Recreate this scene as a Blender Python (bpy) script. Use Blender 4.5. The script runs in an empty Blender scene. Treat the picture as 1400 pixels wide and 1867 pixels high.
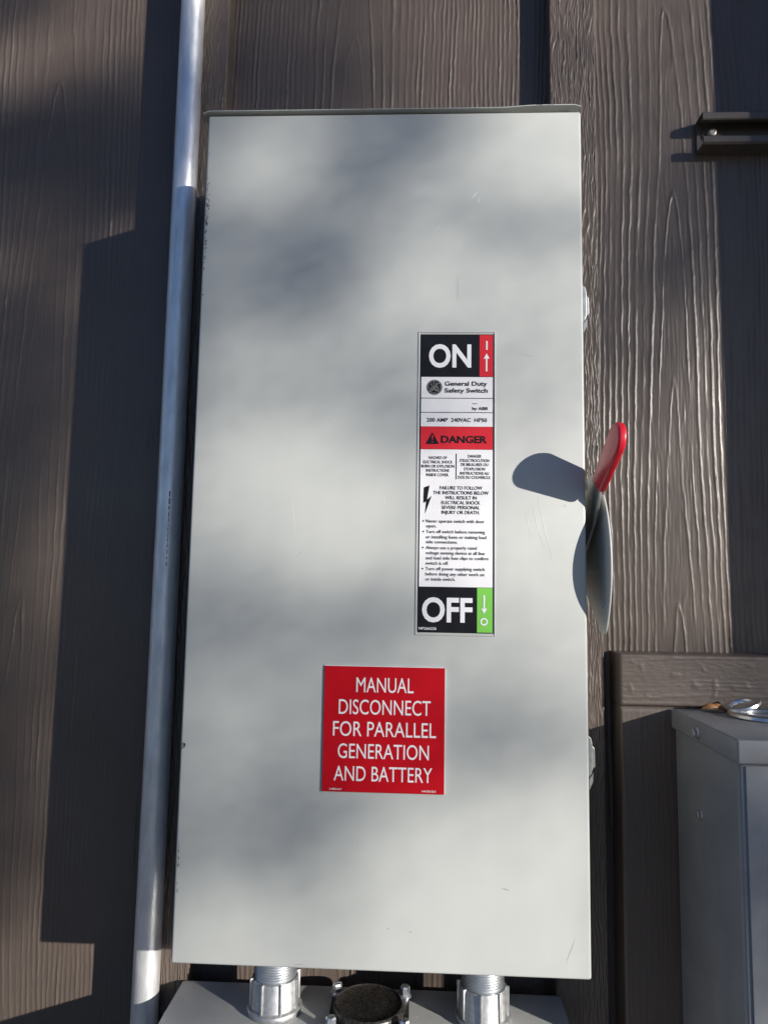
import bpy, bmesh, math, random
import numpy as np
from mathutils import Vector, Matrix

random.seed(7)
rng = np.random.default_rng(7)
scene = bpy.context.scene
COL = scene.collection
PI = math.pi

# ------------------------------------------------------------------ camera
cam_d = bpy.data.cameras.new("camera")
cam = bpy.data.objects.new("camera", cam_d)
COL.objects.link(cam)
scene.camera = cam
cam_d.sensor_fit = 'HORIZONTAL'
cam_d.sensor_width = 36.0
cam_d.lens = 33.274
cam_d.clip_start = 0.02
cam_d.clip_end = 500.0
_p, _y, _r = 0.10260079, -0.04347218, 0.01673448
Fv = Vector((math.sin(_y) * math.cos(_p), math.cos(_y) * math.cos(_p), math.sin(_p)))
Rv = Vector((math.cos(_y), -math.sin(_y), 0.0))
Uv = Rv.cross(Fv)
R2 = Rv * math.cos(_r) + Uv * math.sin(_r)
U2 = -Rv * math.sin(_r) + Uv * math.cos(_r)
_m = Matrix((R2, U2, -Fv)).transposed().to_4x4()
_m.translation = Vector((0.20608, -0.64237, 0.32907))
cam.matrix_world = _m

# ------------------------------------------------------------------ light
SUN = Vector((1.295, -1.0, 0.405)).normalized()       # towards the sun
SUN_ELEV = math.asin(SUN.z)
SUN_AZ = math.atan2(SUN.x, SUN.y)                     # clockwise from +Y
world = bpy.data.worlds.new("World")
scene.world = world
world.use_nodes = True
nt = world.node_tree
nt.nodes.clear()
w_out = nt.nodes.new('ShaderNodeOutputWorld')
w_bg = nt.nodes.new('ShaderNodeBackground')
w_sky = nt.nodes.new('ShaderNodeTexSky')
w_sky.sky_type = 'NISHITA'
w_sky.sun_disc = False
w_sky.sun_elevation = SUN_ELEV
w_sky.sun_rotation = SUN_AZ
w_sky.air_density = 1.0
w_sky.dust_density = 0.25
w_sky.ozone_density = 5.0
w_bg.inputs['Strength'].default_value = 0.064
w_mul = nt.nodes.new('ShaderNodeMix')          # slight white-balance shift of the whole sky
w_mul.data_type = 'RGBA'
w_mul.blend_type = 'MULTIPLY'
w_mul.inputs[0].default_value = 1.0
w_mul.inputs[7].default_value = (1.06, 0.98, 1.06, 1.0)
nt.links.new(w_sky.outputs[0], w_mul.inputs[6])
nt.links.new(w_mul.outputs[2], w_bg.inputs['Color'])
nt.links.new(w_bg.outputs[0], w_out.inputs['Surface'])

sun_d = bpy.data.lights.new("sun", 'SUN')
sun_d.energy = 4.2
sun_d.angle = math.radians(0.53)
sun_d.color = (1.0, 0.95, 0.88)
sun = bpy.data.objects.new("sun", sun_d)
COL.objects.link(sun)
sun.rotation_euler = SUN.to_track_quat('Z', 'Y').to_euler()
sun.location = SUN * 20

scene.view_settings.view_transform = 'Standard'
scene.view_settings.look = 'None'
scene.view_settings.gamma = 1.0
scene.view_settings.use_curve_mapping = False
scene.view_settings.exposure = 0.75
scene.render.resolution_x = 767
scene.render.resolution_y = 1024

# ------------------------------------------------------------------ materials
def principled(name):
    m = bpy.data.materials.new(name)
    m.use_nodes = True
    n = m.node_tree.nodes
    return m, m.node_tree, n['Principled BSDF']


def node(t, kind, **kw):
    n = t.nodes.new(kind)
    for k, v in kw.items():
        setattr(n, k, v)
    return n


def noise(t, scale, detail=4.0, rough=0.55, stretch=None, coord='Object'):
    tc = node(t, 'ShaderNodeTexCoord')
    mp = node(t, 'ShaderNodeMapping')
    t.links.new(tc.outputs[coord], mp.inputs['Vector'])
    if stretch:
        mp.inputs['Scale'].default_value = stretch
    nz = node(t, 'ShaderNodeTexNoise')
    nz.inputs['Scale'].default_value = scale
    nz.inputs['Detail'].default_value = detail
    nz.inputs['Roughness'].default_value = rough
    t.links.new(mp.outputs[0], nz.inputs['Vector'])
    return nz.outputs['Fac']


def ramp(t, fac, stops):
    r = node(t, 'ShaderNodeValToRGB')
    els = r.color_ramp.elements
    while len(els) < len(stops):
        els.new(0.5)
    for e, (p, c) in zip(els, stops):
        e.position = p
        e.color = (c[0], c[1], c[2], 1.0) if hasattr(c, '__len__') else (c, c, c, 1.0)
    t.links.new(fac, r.inputs['Fac'])
    return r.outputs['Color']


def bump(t, bsdf, fac, strength, dist=0.001, prev=None):
    b = node(t, 'ShaderNodeBump')
    b.inputs['Strength'].default_value = strength
    b.inputs['Distance'].default_value = dist
    t.links.new(fac, b.inputs['Height'])
    if prev is not None:
        t.links.new(prev, b.inputs['Normal'])
    t.links.new(b.outputs['Normal'], bsdf.inputs['Normal'])
    return b.outputs['Normal']


def flat(name, col, rough=0.5, metal=0.0, spec=0.5):
    m, t, b = principled(name)
    b.inputs['Base Color'].default_value = (*col, 1.0)
    b.inputs['Roughness'].default_value = rough
    b.inputs['Metallic'].default_value = metal
    b.inputs['Specular IOR Level'].default_value = spec
    return m


def varied(name, c0, c1, scale, rough=(0.4, 0.55), metal=0.0, bscale=None, bstr=0.0, bdist=0.001,
           stretch=None, spec=0.5, detail=5.0, bstretch=None):
    m, t, b = principled(name)
    f = noise(t, scale, detail, 0.6, stretch)
    t.links.new(ramp(t, f, [(0.3, c0), (0.7, c1)]), b.inputs['Base Color'])
    f2 = noise(t, scale * 1.7, detail, 0.6, stretch)
    t.links.new(ramp(t, f2, [(0.3, rough[0]), (0.7, rough[1])]), b.inputs['Roughness'])
    b.inputs['Metallic'].default_value = metal
    b.inputs['Specular IOR Level'].default_value = spec
    if bscale:
        bump(t, b, noise(t, bscale, 4.0, 0.6, bstretch), bstr, bdist)
    return m


M = {}
M['siding'] = varied('brown_siding_paint', (0.092, 0.071, 0.058), (0.114, 0.089, 0.073), 7.0, (0.33, 0.46),
                     bscale=900.0, bstr=0.22, bdist=0.0004, bstretch=(1.0, 1.0, 0.3), spec=0.5)
M['trim'] = varied('brown_trim_paint', (0.098, 0.076, 0.064), (0.117, 0.092, 0.078), 7.0, (0.42, 0.52),
                   bscale=900.0, bstr=0.22, bdist=0.0004, bstretch=(0.3, 1.0, 1.0), spec=0.5)
def enamel():
    m, t, b = principled('grey_enamel')
    f = noise(t, 5.0, 6.0, 0.6)
    st = noise(t, 60.0, 3.0, 0.6, (1.0, 1.0, 0.06))          # faint run-off streaks and dust film
    fa = node(t, 'ShaderNodeMath', operation='ADD')
    t.links.new(f, fa.inputs[0])
    sm = node(t, 'ShaderNodeMath', operation='MULTIPLY')
    t.links.new(st, sm.inputs[0])
    sm.inputs[1].default_value = 0.35
    t.links.new(sm.outputs[0], fa.inputs[1])
    t.links.new(ramp(t, fa.outputs[0], [(0.45, (0.440, 0.452, 0.430)), (0.85, (0.474, 0.486, 0.462))]), b.inputs['Base Color'])
    f2 = noise(t, 38.0, 8.0, 0.65)
    t.links.new(ramp(t, f2, [(0.3, 0.34), (0.7, 0.50)]), b.inputs['Roughness'])
    n0 = bump(t, b, noise(t, 5.5, 2.0, 0.5), 0.10, 0.006)     # sheet is never quite flat
    bump(t, b, noise(t, 420.0, 4.0, 0.6), 0.035, 0.0004, n0)
    return m


M['enamel'] = enamel()
def weathered():
    m, t, b = principled('grey_enamel_weathered')
    base = ramp(t, noise(t, 24.0, 8.0, 0.65), [(0.3, (0.41, 0.415, 0.41)), (0.7, (0.50, 0.50, 0.485))])
    spots = ramp(t, noise(t, 190.0, 3.0, 0.55), [(0.66, 0.0), (0.74, 1.0)])      # pale spatter and dust specks
    mx = node(t, 'ShaderNodeMix', data_type='RGBA')
    t.links.new(spots, mx.inputs[0])
    t.links.new(base, mx.inputs[6])
    mx.inputs[7].default_value = (0.60, 0.60, 0.585, 1.0)
    t.links.new(mx.outputs[2], b.inputs['Base Color'])
    t.links.new(ramp(t, noise(t, 45.0, 8.0, 0.65), [(0.3, 0.34), (0.7, 0.58)]), b.inputs['Roughness'])
    bump(t, b, noise(t, 500.0, 4.0, 0.6), 0.10, 0.0005)
    return m


M['enamel_dark'] = weathered()
M['washer'] = varied('bright_washer_steel', (0.55, 0.57, 0.58), (0.72, 0.73, 0.74), 80.0, (0.25, 0.40), metal=1.0,
                      bscale=400.0, bstr=0.06, bdist=0.0003)
M['meter_paint'] = varied('grey_meter_box_paint', (0.20, 0.205, 0.215), (0.26, 0.265, 0.27), 22.0, (0.30, 0.48),
                          bscale=500.0, bstr=0.10, bdist=0.0005, spec=0.5, detail=8.0)
M['galv'] = varied('galvanised_steel', (0.70, 0.70, 0.71), (0.97, 0.96, 0.94), 110.0, (0.36, 0.56), metal=0.72,
                   bscale=350.0, bstr=0.30, bdist=0.0004, stretch=(1.0, 1.0, 0.22), bstretch=(1.6, 1.6, 0.25), detail=8.0)
M['zinc'] = varied('zinc_plated_steel', (0.62, 0.66, 0.70), (0.78, 0.80, 0.82), 80.0, (0.28, 0.42), metal=0.9,
                   bscale=400.0, bstr=0.06, bdist=0.0003)
M['cast_zinc'] = varied('die_cast_zinc', (0.38, 0.385, 0.39), (0.54, 0.54, 0.54), 160.0, (0.42, 0.62), metal=0.9,
                        bscale=700.0, bstr=0.22, bdist=0.0004, detail=8.0)
M['arm'] = varied('dull_zinc_arm', (0.34, 0.35, 0.34), (0.46, 0.47, 0.45), 160.0, (0.40, 0.55), metal=0.85,
                  bscale=900.0, bstr=0.15, bdist=0.0003)
M['grip'] = varied('red_vinyl_grip', (0.58, 0.012, 0.028), (0.64, 0.016, 0.034), 30.0, (0.30, 0.38), spec=0.6)
M['sign_red'] = varied('red_sign_plastic', (0.46, 0.0025, 0.009), (0.49, 0.0035, 0.011), 30.0, (0.46, 0.58), spec=0.16)
M['sign_white'] = flat('white_engraving', (0.80, 0.79, 0.79), 0.5)
M['ink_white'] = flat('white_print', (0.82, 0.81, 0.82), 0.42)
M['label_white'] = varied('white_label_vinyl', (0.77, 0.76, 0.77), (0.81, 0.80, 0.81), 60.0, (0.36, 0.46))
M['label_black'] = varied('black_label_vinyl', (0.006, 0.006, 0.008), (0.011, 0.011, 0.014), 90.0, (0.34, 0.50), spec=0.25, detail=8.0)
M['label_red'] = varied('red_label_vinyl', (0.60, 0.020, 0.032), (0.64, 0.026, 0.038), 60.0, (0.40, 0.50), spec=0.25)
M['label_green'] = flat('green_label_vinyl', (0.19, 0.55, 0.075), 0.42)
M['label_grey'] = flat('grey_print', (0.16, 0.16, 0.165), 0.42)
M['ink_black'] = flat('black_print', (0.006, 0.006, 0.007), 0.5, 0.0, 0.25)
M['strut'] = varied('brown_painted_strut', (0.070, 0.058, 0.050), (0.090, 0.075, 0.065), 40.0, (0.38, 0.5))
M['bolt_dull'] = varied('dull_bolt', (0.30, 0.28, 0.24), (0.46, 0.43, 0.38), 300.0, (0.4, 0.6), metal=0.7)
M['black_cap'] = varied('black_cap_scuffed', (0.005, 0.005, 0.005), (0.042, 0.037, 0.033), 320.0, (0.14, 0.5),
                        bscale=420.0, bstr=0.4, bdist=0.0005, detail=9.0)
M['black_plate'] = varied('black_gasket_plate', (0.010, 0.010, 0.010), (0.022, 0.020, 0.019), 120.0, (0.28, 0.45))
M['chip'] = varied('bare_chipped_metal', (0.035, 0.035, 0.04), (0.16, 0.16, 0.17), 900.0, (0.5, 0.7))
M['scuff'] = flat('pale_scuff', (0.60, 0.61, 0.585), 0.5)
M['scuff_dark'] = flat('dark_scuff', (0.30, 0.30, 0.285), 0.55)
M['leaf_dry'] = varied('dry_brown_leaf', (0.20, 0.085, 0.028), (0.34, 0.17, 0.07), 160.0, (0.5, 0.7))
M['ground'] = varied('dirt_and_gravel', (0.08, 0.078, 0.072), (0.15, 0.145, 0.13), 9.0, (0.85, 0.95), bscale=60.0, bstr=0.5, bdist=0.02)
M['bark'] = varied('tree_bark', (0.07, 0.05, 0.035), (0.14, 0.10, 0.075), 14.0, (0.8, 0.95), bscale=30.0, bstr=0.8, bdist=0.02, stretch=(1, 1, 0.2))
M['leaf'] = varied('green_leaf', (0.045, 0.075, 0.02), (0.09, 0.12, 0.035), 1.5, (0.45, 0.6))

# ------------------------------------------------------------------ object helpers
def world_loc(o):
    v = Vector((0, 0, 0))
    while o is not None:
        v += o.location
        o = o.parent
    return v


def thing(name, label, cat, loc, group=None):
    o = bpy.data.objects.new(name, None)
    o.empty_display_size = 0.02
    COL.objects.link(o)
    o.location = loc
    o['label'] = label
    o['category'] = cat
    if group:
        o['group'] = group
    return o


def link(name, me, mat, parent=None, label=None, smooth=False):
    o = bpy.data.objects.new(name, me)
    COL.objects.link(o)
    if parent is not None:
        o.parent = parent
        off = world_loc(parent)
        if off.length > 0:
            me.transform(Matrix.Translation(-off))
    if mat is not None:
        me.materials.append(mat)
    if smooth:
        me.shade_smooth()
    if label:
        o['label'] = label
    return o


def obj(name, bm, mat, parent=None, label=None, smooth=False, sharp=None):
    bmesh.ops.recalc_face_normals(bm, faces=bm.faces)
    me = bpy.data.meshes.new(name)
    bm.to_mesh(me)
    bm.free()
    o = link(name, me, mat, parent, label, smooth or sharp is not None)
    if sharp is not None:
        me.set_sharp_from_angle(angle=math.radians(sharp))
    return o


def add_box(bm, x0, x1, y0, y1, z0, z1, bev=0.0, seg=2):
    vs = [bm.verts.new((x, y, z)) for x in (x0, x1) for y in (y0, y1) for z in (z0, z1)]
    idx = [(0, 1, 3, 2), (4, 6, 7, 5), (0, 4, 5, 1), (2, 3, 7, 6), (0, 2, 6, 4), (1, 5, 7, 3)]
    fs = [bm.faces.new([vs[i] for i in f]) for f in idx]
    if bev > 0:
        es = set()
        for f in fs:
            es.update(f.edges)
        bmesh.ops.recalc_face_normals(bm, faces=fs)
        bmesh.ops.bevel(bm, geom=list(es), offset=bev, segments=seg, profile=0.5, affect='EDGES')
    return bm


def box(x0, x1, y0, y1, z0, z1, bev=0.0, seg=2):
    return add_box(bmesh.new(), x0, x1, y0, y1, z0, z1, bev, seg)


def add_prism(bm, pts, axis, a0, a1, bev=0.0, seg=3):
    """extrude a closed 2D outline along an axis: 'x' outline is (y,z), 'y' is (x,z), 'z' is (x,y)"""
    def P(p, a):
        if axis == 'x':
            return (a, p[0], p[1])
        if axis == 'y':
            return (p[0], a, p[1])
        return (p[0], p[1], a)
    v0 = [bm.verts.new(P(p, a0)) for p in pts]
    v1 = [bm.verts.new(P(p, a1)) for p in pts]
    n = len(pts)
    f0 = bm.faces.new(v0)
    f1 = bm.faces.new(list(reversed(v1)))
    fs = [f0, f1]
    for i in range(n):
        j = (i + 1) % n
        fs.append(bm.faces.new((v0[i], v1[i], v1[j], v0[j])))
    if bev > 0:
        bmesh.ops.recalc_face_normals(bm, faces=fs)
        es = list(set(f0.edges) | set(f1.edges))
        bmesh.ops.bevel(bm, geom=es, offset=bev, segments=seg, profile=0.5, affect='EDGES')
    return bm


def add_lathe(bm, prof, c, seg=40, axis='z', closed=False):
    """prof: list of (radius, height) revolved round an axis through c"""
    rings = []
    for r, h in prof:
        ring = []
        for i in range(seg):
            a = 2 * PI * i / seg
            u, v = r * math.cos(a), r * math.sin(a)
            if axis == 'z':
                p = (c[0] + u, c[1] + v, c[2] + h)
            elif axis == 'y':
                p = (c[0] + u, c[1] + h, c[2] + v)
            else:
                p = (c[0] + h, c[1] + u, c[2] + v)
            ring.append(bm.verts.new(p))
        rings.append(ring)
    m = len(rings)
    for k in range(m if closed else m - 1):
        A, B = rings[k], rings[(k + 1) % m]
        for i in range(seg):
            j = (i + 1) % seg
            bm.faces.new((A[i], A[j], B[j], B[i]))
    if not closed:
        if prof[0][0] > 1e-6:
            bm.faces.new(rings[0])
        if prof[-1][0] > 1e-6:
            bm.faces.new(list(reversed(rings[-1])))
    return bm


def smooth_closed(pts, n=4):
    """Catmull-Rom through a closed outline"""
    out = []
    L = len(pts)
    for i in range(L):
        p0, p1, p2, p3 = (np.array(pts[(i + k - 1) % L]) for k in range(4))
        for k in range(n):
            t = k / n
            out.append(tuple(0.5 * ((2 * p1) + (-p0 + p2) * t + (2 * p0 - 5 * p1 + 4 * p2 - p3) * t * t + (-p0 + 3 * p1 - 3 * p2 + p3) * t ** 3)))
    return out


# ------------------------------------------------------------------ gradient noise in numpy
_perm = np.random.default_rng(3).permutation(4096)
_ang = np.random.default_rng(4).random(4096) * 2 * np.pi


def pn(x, y, seed=0):
    x = np.asarray(x, float) + seed * 17.31
    y = np.asarray(y, float) + seed * 5.77
    xi = np.floor(x).astype(np.int64)
    yi = np.floor(y).astype(np.int64)
    xf, yf = x - xi, y - yi
    u = xf * xf * xf * (xf * (xf * 6 - 15) + 10)
    v = yf * yf * yf * (yf * (yf * 6 - 15) + 10)

    def g(ix, iy, dx, dy):
        h = _perm[(_perm[ix & 4095] + iy) & 4095]
        a = _ang[h]
        return np.cos(a) * dx + np.sin(a) * dy
    a = g(xi, yi, xf, yf)
    b = g(xi + 1, yi, xf - 1, yf)
    c = g(xi, yi + 1, xf, yf - 1)
    d = g(xi + 1, yi + 1, xf - 1, yf - 1)
    return ((a + (b - a) * u) + ((c + (d - c) * u) - (a + (b - a) * u)) * v) * 1.5


def hsh(k, seed=0):
    return _perm[(k.astype(np.int64) * 31 + 17 + seed * 101) & 4095] / 4096.0


def grain_panel(x, z, xc, seed, pitch=0.0050, amp=0.00095):
    """flat-sawn wood grain pressed into siding: near vertical ridges that close in cathedral points at xc"""
    wob = 0.0016 * pn(z * 5, x * 9, seed) + 0.0009 * pn(z * 30, x * 40, seed + 1) + 0.0005 * pn(z * 95, x * 110, seed + 2) + 0.00028 * pn(z * 260, x * 150, seed + 12)
    drift = 0.012 * pn(z * 1.6, z * 0 + seed, seed + 3)
    d = np.abs(x - xc - drift + wob)
    s = d * d / (d + 0.028) / pitch
    phi = s + 4.6 * z * np.exp(-(d / 0.05) ** 2) + 0.45 * pn(x * 16, z * 4.0, seed + 4) + 50
    k = np.floor(phi)
    t = phi - k
    slope = (d * d + 0.056 * d) / (d + 0.028) ** 2 / pitch
    w = np.clip((0.00075 + 0.00045 * hsh(k, seed)) * slope, 0.02, 0.26)
    ridge = np.clip(1 - np.abs(t - 0.5) / (1.7 * w), 0, 1) ** 1.2
    strength = 0.6 + 0.65 * hsh(k, seed + 9)
    along = np.clip(0.72 + 0.75 * pn(z * 9, k * 3.7, seed + 5) + 0.35 * pn(z * 60, k * 1.3, seed + 6), 0.08, 1.4)
    fine = 0.00016 * pn(x * 420, z * 26, seed + 7) + 0.00006 * pn(x * 900, z * 160, seed + 8)
    blot = 0.00012 * np.clip(pn(x * 90, z * 60, seed + 10) - 0.35, 0, 1)
    dash = np.where(d < 0.02, 0.0004 * np.clip(pn(x * 260, z * 30, seed + 11) - 0.45, 0, 1) * 2, 0)
    return amp * ridge * strength * along + fine + blot + dash


def grain_rough(x, z, seed, amp=0.0010):
    """short torn fibres of a rough-sawn batten"""
    zz = z + 0.004 * pn(x * 200, z * 30, seed + 3)
    xx = x + 0.0022 * pn(z * 26, x * 60, seed + 1) + 0.0012 * pn(z * 75, x * 130, seed + 2)
    a = 1.0 - np.abs(pn(xx * 300, zz * 30, seed)) * 2.4
    b = 1.0 - np.abs(pn(xx * 190, zz * 17, seed + 5)) * 2.4
    return amp * (0.7 * np.clip(a, 0, 1) ** 3 + 0.6 * np.clip(b, 0, 1) ** 3) + 0.00015 * pn(x * 700, z * 120, seed + 6)


def grain_trim(x, z, seed, amp=0.00045):
    """lower-relief grain running along a horizontal board, crossed by fine saw marks"""
    zz = z + 0.002 * pn(x * 9, z * 20, seed) + 0.0007 * pn(x * 60, z * 60, seed + 1)
    p = zz / 0.0052 + 0.8 * pn(x * 4, z * 60, seed + 2) + 90
    k = np.floor(p)
    r = np.exp(-((p - k - 0.5) / 0.17) ** 2) * (0.15 + 0.9 * hsh(k, seed)) * np.clip(0.6 + 0.9 * pn(x * 14, k * 2.3, seed + 3), 0, 1.3)
    kn = 0.0006 * np.clip(pn(x * 95, z * 95, seed + 5) - 0.42, 0, 1) * 2
    return amp * r + kn + 0.00014 * pn(x * 130, z * 380, seed + 4) + 0.00008 * pn(x * 420, z * 500, seed + 6)


def board(name, xs, zs, yf, yb, hfun, mat, parent, rnd=0.0015):
    """a board as one mesh: displaced front sheet, eased edges, sides and back"""
    X, Z = np.meshgrid(xs, zs)
    h = hfun(X, Z)
    ex = np.minimum(X - xs[0], xs[-1] - X)
    ez = np.minimum(Z - zs[0], zs[-1] - Z)
    e = np.minimum(ex, ez)
    fall = np.clip(1 - e / rnd, 0, 1)
    Y = yf - h * np.clip(e / rnd, 0, 1) + rnd * (1 - np.sqrt(np.clip(1 - fall ** 2, 0, 1)))
    nz, nx = X.shape
    co = np.stack([X, Y, Z], -1).reshape(-1, 3)
    gi = np.arange(nx * nz).reshape(nz, nx)
    q = np.stack([gi[:-1, :-1], gi[:-1, 1:], gi[1:, 1:], gi[1:, :-1]], -1).reshape(-1, 4)
    ring = np.concatenate([gi[0, :], gi[1:, -1], gi[-1, -2::-1], gi[-2:0:-1, 0]])
    n = len(ring)
    near = co[ring].copy()
    near[:, 1] = np.minimum(near[:, 1] + 0.0006, yb - 0.0004)
    bc = co[ring].copy()
    bc[:, 1] = yb
    b0 = len(co)
    base = b0 + n
    co = np.concatenate([co, near, bc])
    i = np.arange(n)
    j = (i + 1) % n
    sk = np.stack([ring[i], b0 + i, b0 + j, ring[j]], -1)
    sk2 = np.stack([b0 + i, base + i, base + j, b0 + j], -1)
    quads = np.concatenate([q, sk, sk2])
    me = bpy.data.meshes.new(name)
    me.vertices.add(len(co))
    me.vertices.foreach_set('co', co.astype(np.float32).ravel())
    nq = len(quads)
    me.loops.add(nq * 4 + n)
    me.polygons.add(nq + 1)
    loops = np.concatenate([quads.ravel(), (base + i)[::-1]]).astype(np.int32)
    me.loops.foreach_set('vertex_index', loops)
    me.polygons.foreach_set('loop_start', np.concatenate([np.arange(nq) * 4, [nq * 4]]).astype(np.int32))
    me.update(calc_edges=True)
    me.validate()
    o = link(name, me, mat, parent, smooth=True)
    me.set_sharp_from_angle(angle=math.radians(62))
    return o


def axis_pts(a, b, fine0, fine1, df, dc):
    """coordinates from a to b, fine between fine0 and fine1, coarse elsewhere"""
    f0, f1 = max(a, fine0), min(b, fine1)
    if f1 <= f0:
        return np.linspace(a, b, max(2, int((b - a) / dc) + 1))
    parts = []
    if f0 > a:
        parts.append(np.linspace(a, f0, max(2, int((f0 - a) / dc) + 1))[:-1])
    parts.append(np.linspace(f0, f1, max(2, int((f1 - f0) / df) + 1)))
    if f1 < b:
        parts.append(np.linspace(f1, b, max(2, int((b - f1) / dc) + 1))[1:])
    return np.concatenate(parts)


# ------------------------------------------------------------------ ground
GZ = -0.95
bm = bmesh.new()
n = 40
gv = [[bm.verts.new((-60 + 120 * i / n, 40 - 120 * j / n, GZ + 0.02 * math.sin(i * 1.7) * math.cos(j * 1.3))) for i in range(n + 1)] for j in range(n + 1)]
for j in range(n):
    for i in range(n):
        bm.faces.new((gv[j][i], gv[j][i + 1], gv[j + 1][i + 1], gv[j + 1][i]))
g = obj('ground', bm, M['ground'], smooth=True)
g['kind'] = 'structure'

# ------------------------------------------------------------------ house wall
D = 0.149            # face of the siding panels
BF = 0.125           # face of the battens
TF = 0.112           # face of the trim boards
ZT = 2.3
wall = thing('house_wall', 'brown painted board and batten house wall behind the electrical boxes', 'wall', (0.2, D, GZ))
batten_x = [-1.327, -0.900, -0.473, -0.0465, 0.3808, 0.808, 1.235, 1.662]
FZ0, FZ1 = -0.24, 1.10
zs_panel = axis_pts(GZ, ZT, FZ0, FZ1, 0.0026, 0.05)
centres = {2: -0.238, 3: 0.125, 4: 0.497}
for i in range(len(batten_x) - 1):
    a, b = batten_x[i] + 0.001, batten_x[i + 1] - 0.001
    if i == 2:
        xs = axis_pts(a, b, -0.36, -0.045, 0.0008, 0.01)
    elif i == 3:
        xs = axis_pts(a, b, -0.03, 0.36, 0.0008, 0.01)
    elif i == 4:
        xs = axis_pts(a, b, 0.40, 0.66, 0.0008, 0.01)
    else:
        xs = np.linspace(a, b, 60)
    zs = zs_panel
    if i == 3:   # mostly hidden by the box: fine only where it shows
        zs = np.concatenate([axis_pts(GZ, 0.3, FZ0, 0.03, 0.0026, 0.05)[:-1], axis_pts(0.3, ZT, 0.78, FZ1, 0.0026, 0.05)])
    xc = centres.get(i, 0.5 * (a + b) + 0.03)
    board('siding_panel', xs, zs, D, D + 0.012, lambda X, Z, xc=xc, i=i: grain_panel(X, Z, xc, 11 + i * 13), M['siding'], wall, 0.0005)
for i, bx in enumerate(batten_x):
    a, b = bx - 0.0262, bx + 0.0262
    vis = i in (3, 4)
    xs = axis_pts(a, b, a, b, 0.00055 if vis else 0.006, 0.006)
    if vis:
        xs = np.unique(np.concatenate([xs, a + np.array([0.0001, .0003]), b - np.array([0.0001, .0003])]))
    zs = axis_pts(GZ, ZT, FZ0, FZ1, 0.0022, 0.05) if vis else np.linspace(GZ, ZT, 60)
    board('batten', xs, zs, BF, D + 0.004, lambda X, Z, i=i: grain_rough(X, Z, 40 + i * 7), M['siding'], wall, 0.0014)
# trim boards that back the right-hand box
TX0 = 0.4195
board('trim_board', axis_pts(TX0, 1.05, TX0, 0.62, 0.0011, 0.02), axis_pts(0.2100, 0.2625, 0.21, 0.2625, 0.0007, 0.01), TF, D + 0.004,
      lambda X, Z: grain_trim(X, Z, 71), M['trim'], wall, 0.0022)
board('trim_board', axis_pts(TX0, 0.5095, TX0, 0.5095, 0.0010, 0.02), axis_pts(GZ, 0.2094, FZ0, 0.2094, 0.003, 0.05), TF + 0.0008, D + 0.004,
      lambda X, Z: grain_trim(Z * 1.0, X, 77) * 0.7, M['trim'], wall, 0.0022)
board('trim_board', np.linspace(0.5105, 1.05, 60), axis_pts(GZ, 0.2094, FZ0, 0.2094, 0.02, 0.05), TF + 0.0006, D + 0.004,
      lambda X, Z: X * 0, M['trim'], wall, 0.0022)
# sheathing behind the boards
obj('sheathing', box(batten_x[0] - 0.02, batten_x[-1] + 0.02, D + 0.0155, D + 0.14, GZ, ZT), M['siding'], wall)

# ------------------------------------------------------------------ galvanised conduit
cx, cy, cr = -0.0600, 0.1105, 0.0134
cond = thing('conduit', 'tall galvanised steel conduit running up the wall left of the grey box', 'conduit', (cx, cy, GZ))
bm = bmesh.new()
rings = 90
prev = None
seg = 40
for k in range(rings + 1):
    z = GZ + 0.02 + (ZT - GZ - 0.1) * k / rings
    ox = 0.0010 * math.sin(z * 2.1 + 0.4)
    ring = []
    for i in range(seg):
        a = 2 * PI * i / seg
        ring.append(bm.verts.new((cx + ox + cr * math.cos(a), cy + cr * math.sin(a), z)))
    if prev:
        for i in range(seg):
            j = (i + 1) % seg
            bm.faces.new((prev[i], prev[j], ring[j], ring[i]))
    prev = ring
obj('tube', bm, M['galv'], cond, smooth=True)
# faint ink line printed along the tube (too small to read)
bm = bmesh.new()
zz = 0.425
rr = random.Random(5)
while zz > 0.345:
    L = rr.uniform(0.0015, 0.0048) if zz < 0.392 else rr.uniform(0.004, 0.007)
    w = 0.00045 * (1.5 if zz > 0.405 else 1.0) * rr.uniform(0.7, 1.1)
    a0 = math.radians(-72)
    ox = 0.0010 * math.sin(zz * 2.1 + 0.4)
    vs = []
    for da, dz in ((-w, 0), (w, 0), (w, -L), (-w, -L)):
        a = a0 + da / cr
        vs.append(bm.verts.new((cx + ox + (cr + 0.00012) * math.cos(a), cy + (cr + 0.00012) * math.sin(a), zz + dz)))
    bm.faces.new(vs)
    zz -= L + rr.uniform(0.0006, 0.0018) * (1 if zz > 0.37 else 2.2)
o = obj('ink_mark', bm, M['label_grey'], cond)
# straps with a screw, above and below the view
for sz in (1.25, -0.35):
    bm = bmesh.new()
    pts = []
    for k in range(15):
        a = PI + PI * k / 14
        pts.append((cx + (cr + 0.0016) * math.cos(a), cy + (cr + 0.0016) * math.sin(a)))
    out = [(cx - cr - 0.0016, 0.1245)] + pts + [(cx + cr + 0.0016, 0.1245)]
    inn = [(cx + cr + 0.0003, 0.1245)] + [(cx + (cr + 0.0003) * math.cos(PI + PI * k / 14), cy + (cr + 0.0003) * math.sin(PI + PI * k / 14)) for k in range(14, -1, -1)] + [(cx - cr - 0.0003, 0.1245)]
    add_prism(bm, out + inn, 'z', sz, sz + 0.018)
    add_box(bm, cx + cr + 0.0017, cx + cr + 0.022, 0.1228, 0.1244, sz, sz + 0.018)
    obj('strap', bm, M['zinc'], cond)

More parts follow.
